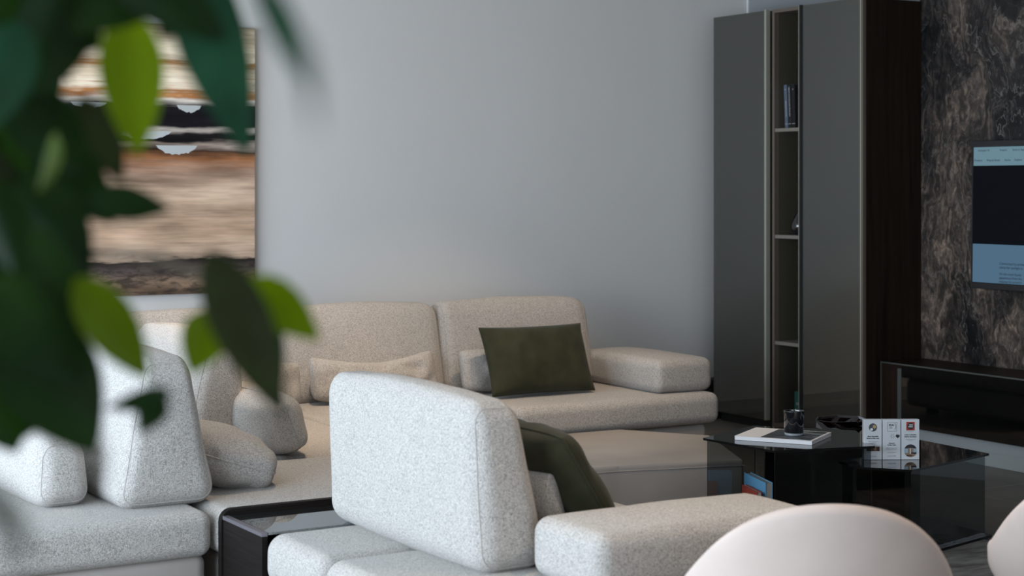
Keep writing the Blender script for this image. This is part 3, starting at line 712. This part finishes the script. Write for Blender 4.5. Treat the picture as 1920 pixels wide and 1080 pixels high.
# award blocks
aw_dir = math.atan2(-.515, .857)+math.radians(1.5)
AO = Vector((5.222, 5.663, ZL+.0005))
axd = Vector((math.cos(aw_dir), math.sin(aw_dir), 0))
BWD, BH, BT = .0800, .178, .032
ACR = plain('white_acrylic', (.66, .68, .70), .12, coat=.5)
RED = plain('award_red', (.42, .035, .02), .5); GOLD = plain('award_gold', (.45, .36, .14), .4); SKY = plain('print_sky', (.36, .47, .55), .6)
TAN = plain('print_tan', (.30, .20, .13), .6); NAVY = plain('print_navy', (.02, .025, .05), .6); PLUM = plain('print_brown', (.07, .035, .025), .6)
labels = ['white award block with a gold and grey round emblem, leftmost of three', 'white award block with a square outlined logo, middle of three', 'white award block with a red square emblem, rightmost of three']
for i in range(3):
    e = empty('award_block', AO+axd*(i*(BWD+.0035)-.004), aw_dir, labels[i], 'award block', 'award blocks on the lower tabletop')
    boxo('block', 0, BWD, 0, BT, 0, BH, ACR, e, .0015)
    y = -.0002; cx = BWD/2
    boxo('side_strip', BWD-.0003, BWD+.0003, .005, .009, .004, BH-.004, INK, e) if i == 2 else None
    def T(s, z, size, mat=INK, bold=0): text_obj('lettering', s, size, mat, e, Matrix(((1, 0, 0, cx), (0, 0, -1, y-.0003), (0, 1, 0, z), (0, 0, 0, 1))), 'CENTER', bold)
    def rect(name, x0, x1, z0, z1, mat, yy=0):
        bm = bmesh.new(); poly_xz(bm, [(x0, z0), (x1, z0), (x1, z1), (x0, z1)], y-yy); return link(name, bm, mat, e)
    if i == 0:
        disc('emblem', cx, .143, .018, y, plain('slate_print', (.07, .075, .09), .5), e)
        bm = bmesh.new()
        poly_xz(bm, [(cx+.007+.011*(1 if k % 2 == 0 else .5)*math.cos(PI*k/6+.4), .146+.011*(1 if k % 2 == 0 else .5)*math.sin(PI*k/6+.4)) for k in range(12)], y-.0006); link('emblem_star', bm, GOLD, e)
        disc('emblem_moon', cx-.006, .134, .006, y-.0006, PAPER, e, 20)
        T('Most Reputable', .1010, .0075, INK, .0002); T('Brand of the Year', .0925, .0075, INK, .0002); T('furniture design awards', .078, .0045, GREYINK); T('international jury', .072, .0045, GREYINK)
        rect('photo', .012, BWD-.010, .038, .058, PLUM); rect('photo_light', .045, .055, .041, .055, TAN, .0006); T('LAZZONI', .012, .0075, GREYINK)
    if i == 1:
        bm = bmesh.new()
        for a in ((.021, .0218, .1255, .1665), (.0622, .063, .1255, .1665), (.021, .063, .1657, .1665), (.021, .063, .1255, .1263)):
            poly_xz(bm, [(a[0], a[2]), (a[1], a[2]), (a[1], a[3]), (a[0], a[3])], y)
        link('logo_frame', bm, INK, e)
        text_obj('lettering', 'IDA', .013, INK, e, Matrix(((1, 0, 0, .028), (0, 0, -1, y-.0003), (0, 1, 0, .149), (0, 0, 0, 1))), 'LEFT', .0004)
        text_obj('lettering', 'design\nawards', .0052, GREYINK, e, Matrix(((1, 0, 0, .028), (0, 0, -1, y-.0003), (0, 1, 0, .142), (0, 0, 0, 1))))
        bm = bmesh.new(); poly_xz(bm, [(.048+.012*math.cos(a), .147+.016*math.sin(a)) for a in [-1.2+2.4*k/12 for k in range(13)]]+[(.048+.0085*math.cos(a), .147+.015*math.sin(a)) for a in [1.2-2.4*k/12 for k in range(13)]], y); link('logo_bracket', bm, GREYINK, e)
        bm = bmesh.new(); poly_xz(bm, [(.057, .1035), (.0665, .0945), (.076, .1035), (.073, .112), (.0697, .108), (.0665, .113), (.0633, .108), (.060, .112)], y); link('badge', bm, INK, e)
        bm = bmesh.new()
        for k in range(6):
            a = k*PI/3; poly_xz(bm, [(.043+.010*math.cos(a-.12), .1035+.010*math.sin(a-.12)), (.043+.010*math.cos(a+.12), .1035+.010*math.sin(a+.12)), (.043+.004*math.cos(a+.3), .1035+.004*math.sin(a+.3)), (.043+.004*math.cos(a-.3), .1035+.004*math.sin(a-.3))], y)
        link('badge', bm, GREYINK, e)
        T('Pleasure?', .0705, .0072, INK, .0002); T('Coffee Table', .0625, .0072, INK, .0002)
        T('INTERNATIONAL DESIGN', .050, .0042, GREYINK); T('HONORABLE MENTION', .044, .0042, GREYINK); T('international award', .031, .0048, GREYINK); T('LAZZONI', .013, .0088, GREYINK)
    if i == 2:
        rect('emblem', .0215, .0585, .129, .167, RED); disc('emblem_disc', .040, .148, .0150, y-.0006, INK, e)
        bm = bmesh.new()
        for a in ((.034, .050, .1515, .1550), (.0305, .0500, .1435, .1470)): poly_xz(bm, [(a[0], a[2]), (a[1], a[2]), (a[1], a[3]), (a[0], a[3])], y-.0012)
        link('emblem_bars', bm, PAPER, e)
        T('iconic awards', .1225, .0045, GREYINK); T('Lotus Collection', .1075, .0078, INK, .0002); T('Interior Innovation', .099, .0070, INK, .0002)
        T('Furniture Design Award', .0885, .0045, GREYINK); T('winner 2021', .0835, .0045, GREYINK)
        disc('photo', cx, .039, .0285, y, SKY, e)
        disc('photo_canopy', cx, .039, .0285, y-.0006, INK, e, 24, 1, (math.radians(22), math.radians(158)))
        rect('photo_tower', .029, .052, .028, .052, TAN, .0012); rect('photo_tower_light', .037, .0405, .026, .050, PAPER, .0018)
        disc('photo_ground', cx, .039, .0285, y-.0008, TAN, e, 24, 1, (math.radians(200), math.radians(340)))
        rect('photo_sofa', .043, .065, .026, .0325, NAVY, .002); rect('photo_rug', .022, .045, .016, .0205, PLUM, .002)

# books inside the table
def lying_book(name, p0, p1, w, z0, hgt, mat, label, g):
    a = Vector(p0); b = Vector(p1); L = (b-a).length; ang = math.atan2((b-a).y, (b-a).x)
    e = empty(name, (a.x, a.y, z0), ang, label, 'book', g)
    boxo('cover', 0, L, 0, .003, 0, hgt, mat, e); boxo('cover', 0, L, w-.003, w, 0, hgt, mat, e)
    boxo('pages', .004, L-.002, .0035, w-.0035, .003, hgt-.004, plain('aged_pages', (.50, .45, .40), .8), e)
    return e
g_ = 'books upright inside the coffee table'
BZ = RZ+.0125
bk = lying_book('book', (4.995, 6.225), (4.90, 5.955), .034, BZ, .25, plain('sky_blue_cover', (.16, .42, .66), .55), 'sky blue hardback book standing inside the glass coffee table', g_)
lying_book('book', (4.93, 6.16), (4.86, 5.965), .022, BZ, .21, plain('red_black_cover', (.36, .05, .03), .6), 'smaller red and black book in front of the sky blue one', g_)
mb = empty('magazine', (5.60, 5.98, BZ), math.radians(90), 'thin magazine with pale blue edge lying flat inside the glass table', 'magazine')
boxo('pages', 0, .33, 0, .25, 0, .012, plain('pale_blue_paper', (.45, .62, .8), .5), mb)

# ================================================================== dining chairs in front
def make_chair(loc, rz, label):
    e = empty('tub_chair', loc, rz, label, 'chair', 'pale tub chairs in the foreground')
    Rr = .36; NA, NP = 56, 12; bm = bmesh.new(); rings = []
    for i in range(NA+1):
        ph = math.radians(-93+186*i/NA)        # 0 = the middle of the back, at local -y
        s = Rr*math.sin(ph)
        if abs(ph) <= PI/2: drop = 1.0*s*s+6*s**4+150*s**8
        else: drop = 1.0*Rr*Rr+6*Rr**4+150*Rr**8+.8*(abs(ph)-PI/2)
        top = .797-drop; bot = .36
        ring_ = []
        for k in range(2*NP):
            # closed cross-section: up the outside, over the rim, down the inside
            if k < NP: t = k/(NP-1); rad = Rr-.055*(1-t)**1.6; z = bot+(top-.022-bot)*t; r2 = rad+.02
            else: t = (2*NP-1-k)/(NP-1); rad = Rr-.055*(1-t)**1.6; z = bot+(top-.022-bot)*t; r2 = rad-.03
            ring_.append((r2, z))
        arc = [(Rr-.005+.025*math.cos(a), top-.022+.026*math.sin(a)) for a in [PI*q/8 for q in range(1, 8)]]
        prof = ring_[:NP]+arc+ring_[NP:]
        rings.append([bm.verts.new((r*math.sin(ph), -r*math.cos(ph)*(.92), z)) for r, z in prof])
    m = len(rings[0])
    for A, B in zip(rings, rings[1:]):
        for k in range(m): bm.faces.new((A[k], A[(k+1) % m], B[(k+1) % m], B[k]))
    bm.faces.new(rings[0][::-1]); bm.faces.new(rings[-1])
    link('backrest', bm, CHAIRF, e, True)
    soft_box('seat', (.56, .54, .11), .05, CHAIRF, e, (0, .03, .36), (.005, .005, .012), None, .002, 8)
    for sx in (-1, 1):
        for sy in (-1, 1):
            bm = bmesh.new(); tube(bm, [(sx*.20, sy*.18, .37), (sx*.25, sy*.23, .001)], [.018, .011], 12); link('leg', bm, MATTE, e, True)
    return e
C1 = FWD*4.62+RGT*.808; make_chair((C1.x, C1.y, 0), math.radians(-31), 'pale beige tub chair in the foreground below the coffee table')
C2 = FWD*5.1+RGT*1.815; make_chair((C2.x, C2.y, 0), math.radians(-31-16), 'pale beige tub chair cut off at the right edge')

# ================================================================== plant close to the camera
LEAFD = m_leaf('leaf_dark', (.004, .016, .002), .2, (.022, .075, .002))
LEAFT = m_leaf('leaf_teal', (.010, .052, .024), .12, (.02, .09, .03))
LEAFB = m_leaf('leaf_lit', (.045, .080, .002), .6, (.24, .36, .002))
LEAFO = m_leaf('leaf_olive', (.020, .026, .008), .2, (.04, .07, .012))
BARK = plain('bark', (.09, .07, .045), .8)
def at(px, py, d): return CAM+FWD*d+RGT*((px-960)/3200*d)+Vector((0, 0, -(py-349)/3200*d))
pl = empty('potted_fig_tree', (-.25, 1.75, 0), 0, 'leafy green potted tree hanging into view at the left, out of focus', 'plant')
PO = Vector((-.25, 1.75, 0))
foliage = bmesh.new(); stems = bmesh.new()
MI = {'d': 0, 't': 1, 'b': 2, 'o': 3}
def leaf(base, tip, w, kind, roll=0., bend=.12, fold=.25):
    ax_ = tip-base; L = ax_.length; ax_.normalize()
    view = ((base+tip)/2-CAM).normalized()
    side = ax_.cross(view).normalized(); nrm = side.cross(ax_).normalized()
    q = Matrix.Rotation(roll, 3, ax_); side = q @ side; nrm = q @ nrm
    if nrm.z < 0 and abs(nrm.z) > .5: nrm = -nrm
    n, mrow = 14, []
    for i in range(n+1):
        t = i/n
        hw = w/2*(math.sin(PI*min(1, t**.85))**.75)*(1-.25*t)*1.12 if 0 < t < 1 else .0006
        c = base+ax_*(L*t)+nrm*(bend*L*(t*(1-t))*1.6)
        row = []
        for k in range(-3, 4):
            s = k/3
            row.append(foliage.verts.new(c-PO+side*hw*s+nrm*(fold*abs(s)*hw+.0015*math.sin(t*40+k))))
        mrow.append(row)
    for A, B in zip(mrow, mrow[1:]):
        for k in range(6):
            f = foliage.faces.new((A[k], A[k+1], B[k+1], B[k])); f.material_index = MI[kind]; f.smooth = True
nodes = []
def stem(pts, r0, r1):
    P = [Vector(p) for p in pts]; out = []
    for i in range(len(P)-1):
        for k in range(6): out.append(P[i].lerp(P[i+1], k/6))
    out.append(P[-1])
    for i in range(1, len(out)-1): out[i] = (out[i-1]+out[i]*2+out[i+1])/4
    n = len(out); nodes.extend(out)
    tube(stems, [p-PO for p in out], [r0+(r1-r0)*i/(n-1) for i in range(n)], 7)
trunk_top = at(-330, 200, 1.75)
stem([PO+Vector((0, 0, .30)), PO+Vector((.02, -.02, .9)), at(-420, 700, 1.75), trunk_top, at(-300, -250, 1.8)], .016, .008)
stem([trunk_top, at(-150, 60, 1.6), at(40, -70, 1.5), at(230, -60, 1.4), at(330, -50, 1.35)], .006, .002)
stem([at(-400, 560, 1.75), at(-120, 420, 1.6), at(60, 430, 1.5), at(160, 400, 1.45)], .006, .002)
stem([at(-410, 640, 1.75), at(-150, 470, 1.55), at(90, 470, 1.45), at(300, 480, 1.4), at(400, 530, 1.38), at(440, 600, 1.38)], .0055, .0022)
stem([at(-400, 600, 1.75), at(-100, 560, 1.6), at(90, 600, 1.5), at(180, 720, 1.45)], .005, .002)
stem([trunk_top, at(-160, 250, 1.65), at(20, 220, 1.5), at(110, 260, 1.48)], .005, .002)
def L(bx, by, tx, ty, wpx, d, kind, dd=0., roll=0., bend=.12, fold=.25):
    leaf(at(bx, by, d), at(tx, ty, d+dd), wpx/3200*d, kind, roll, bend, fold)
L(235, 15, 258, 295, 124, 1.36, 'b', .01, .1, .1, .15)
L(345, -110, 466, 295, 135, 1.37, 't', .0, .15, -.15, .1)
L(470, -60, 585, 175, 62, .82, 't', .0, .3)
L(560, 60, 590, 245, 24, .60, 't', .0, .4)
L(140, 520, 278, 712, 104, 1.36, 'b', -.02, .2, .1, .15)
L(398, 580, 358, 702, 96, 1.40, 'b', .0, .2, .1)
L(392, 470, 532, 780, 116, 1.34, 'o', .0, .1, -.1, .12)
L(440, 500, 525, 760, 100, 1.40, 'd', .0, .1)
L(425, 540, 600, 640, 120, 1.37, 'b', .02, .6, .2)
L(322, 735, 200, 765, 46, 1.38, 'd', .0, .2)
L(300, 733, 262, 815, 62, 1.39, 'd', .0, .2)
L(165, 372, 322, 392, 74, 1.38, 'd', .0, .2, -.1)
L(-40, 900, 55, 1060, 60, .66, 'o', .0, .5)
# the outline leaves of the dense mass
L(-30, -60, 190, 90, 190, 1.45, 'd'); L(120, -40, 60, 190, 150, 1.42, 'd', 0, .2); L(40, 40, -40, 260, 120, 1.35, 't')
L(200, -90, 425, 75, 125, 1.33, 'd', 0, .1, -.1); L(330, -80, 130, 60, 130, 1.34, 'd'); L(420, -60, 300, 70, 110, 1.46, 'd')
L(20, 160, 160, 330, 130, 1.44, 'd'); L(60, 250, 215, 420, 120, 1.46, 'd'); L(30, 330, 170, 520, 130, 1.42, 'd', 0, .3)
L(105, 250, 70, 360, 50, 1.38, 'b', .02, .9); L(20, 420, 160, 640, 130, 1.40, 'd'); L(-20, 520, 150, 720, 170, 1.38, 'd')
L(30, 600, 178, 850, 190, 1.40, 'd', 0, .1, -.1, .1); L(-60, 620, 30, 850, 180, 1.42, 'd'); L(-40, 330, 30, 520, 120, 1.36, 'd', .03, .6)
L(100, 560, 50, 820, 150, 1.43, 'd'); L(150, 180, 230, 340, 80, 1.5, 'o')
rnd = random.Random(11)
for k in range(105):
    px = rnd.uniform(-190, 110); py = rnd.uniform(-120, 760)
    if px > 20 and rnd.random() < .3: px -= 90
    d = rnd.uniform(1.42, 1.75); ang = rnd.gauss(.9, .75); Lp = rnd.uniform(120, 210)
    kind = rnd.choice('dddddddotb') if d < 1.6 else 'd'
    tx = px+Lp*math.cos(ang)*.6; ty = py+Lp*abs(math.sin(ang))
    if tx > 170 or ty > 830: continue
    L(px, py, tx, ty, rnd.uniform(60, 105), d, kind, rnd.uniform(-.03, .03), rnd.uniform(-1.1, 1.1), rnd.uniform(-.2, .2))
for px in ():
    pass
link('foliage', foliage, None, pl, mats=[LEAFD, LEAFT, LEAFB, LEAFO]); 
link('branches', stems, BARK, pl, True)
bm = bmesh.new(); lathe(bm, [(0, 0), (.14, 0), (.15, .01), (.175, .34), (.18, .36), (.165, .36), (.155, .31), (0, .31)], 40); link('pot', bm, plain('dark_pot', (.05, .05, .05), .5), pl, True)
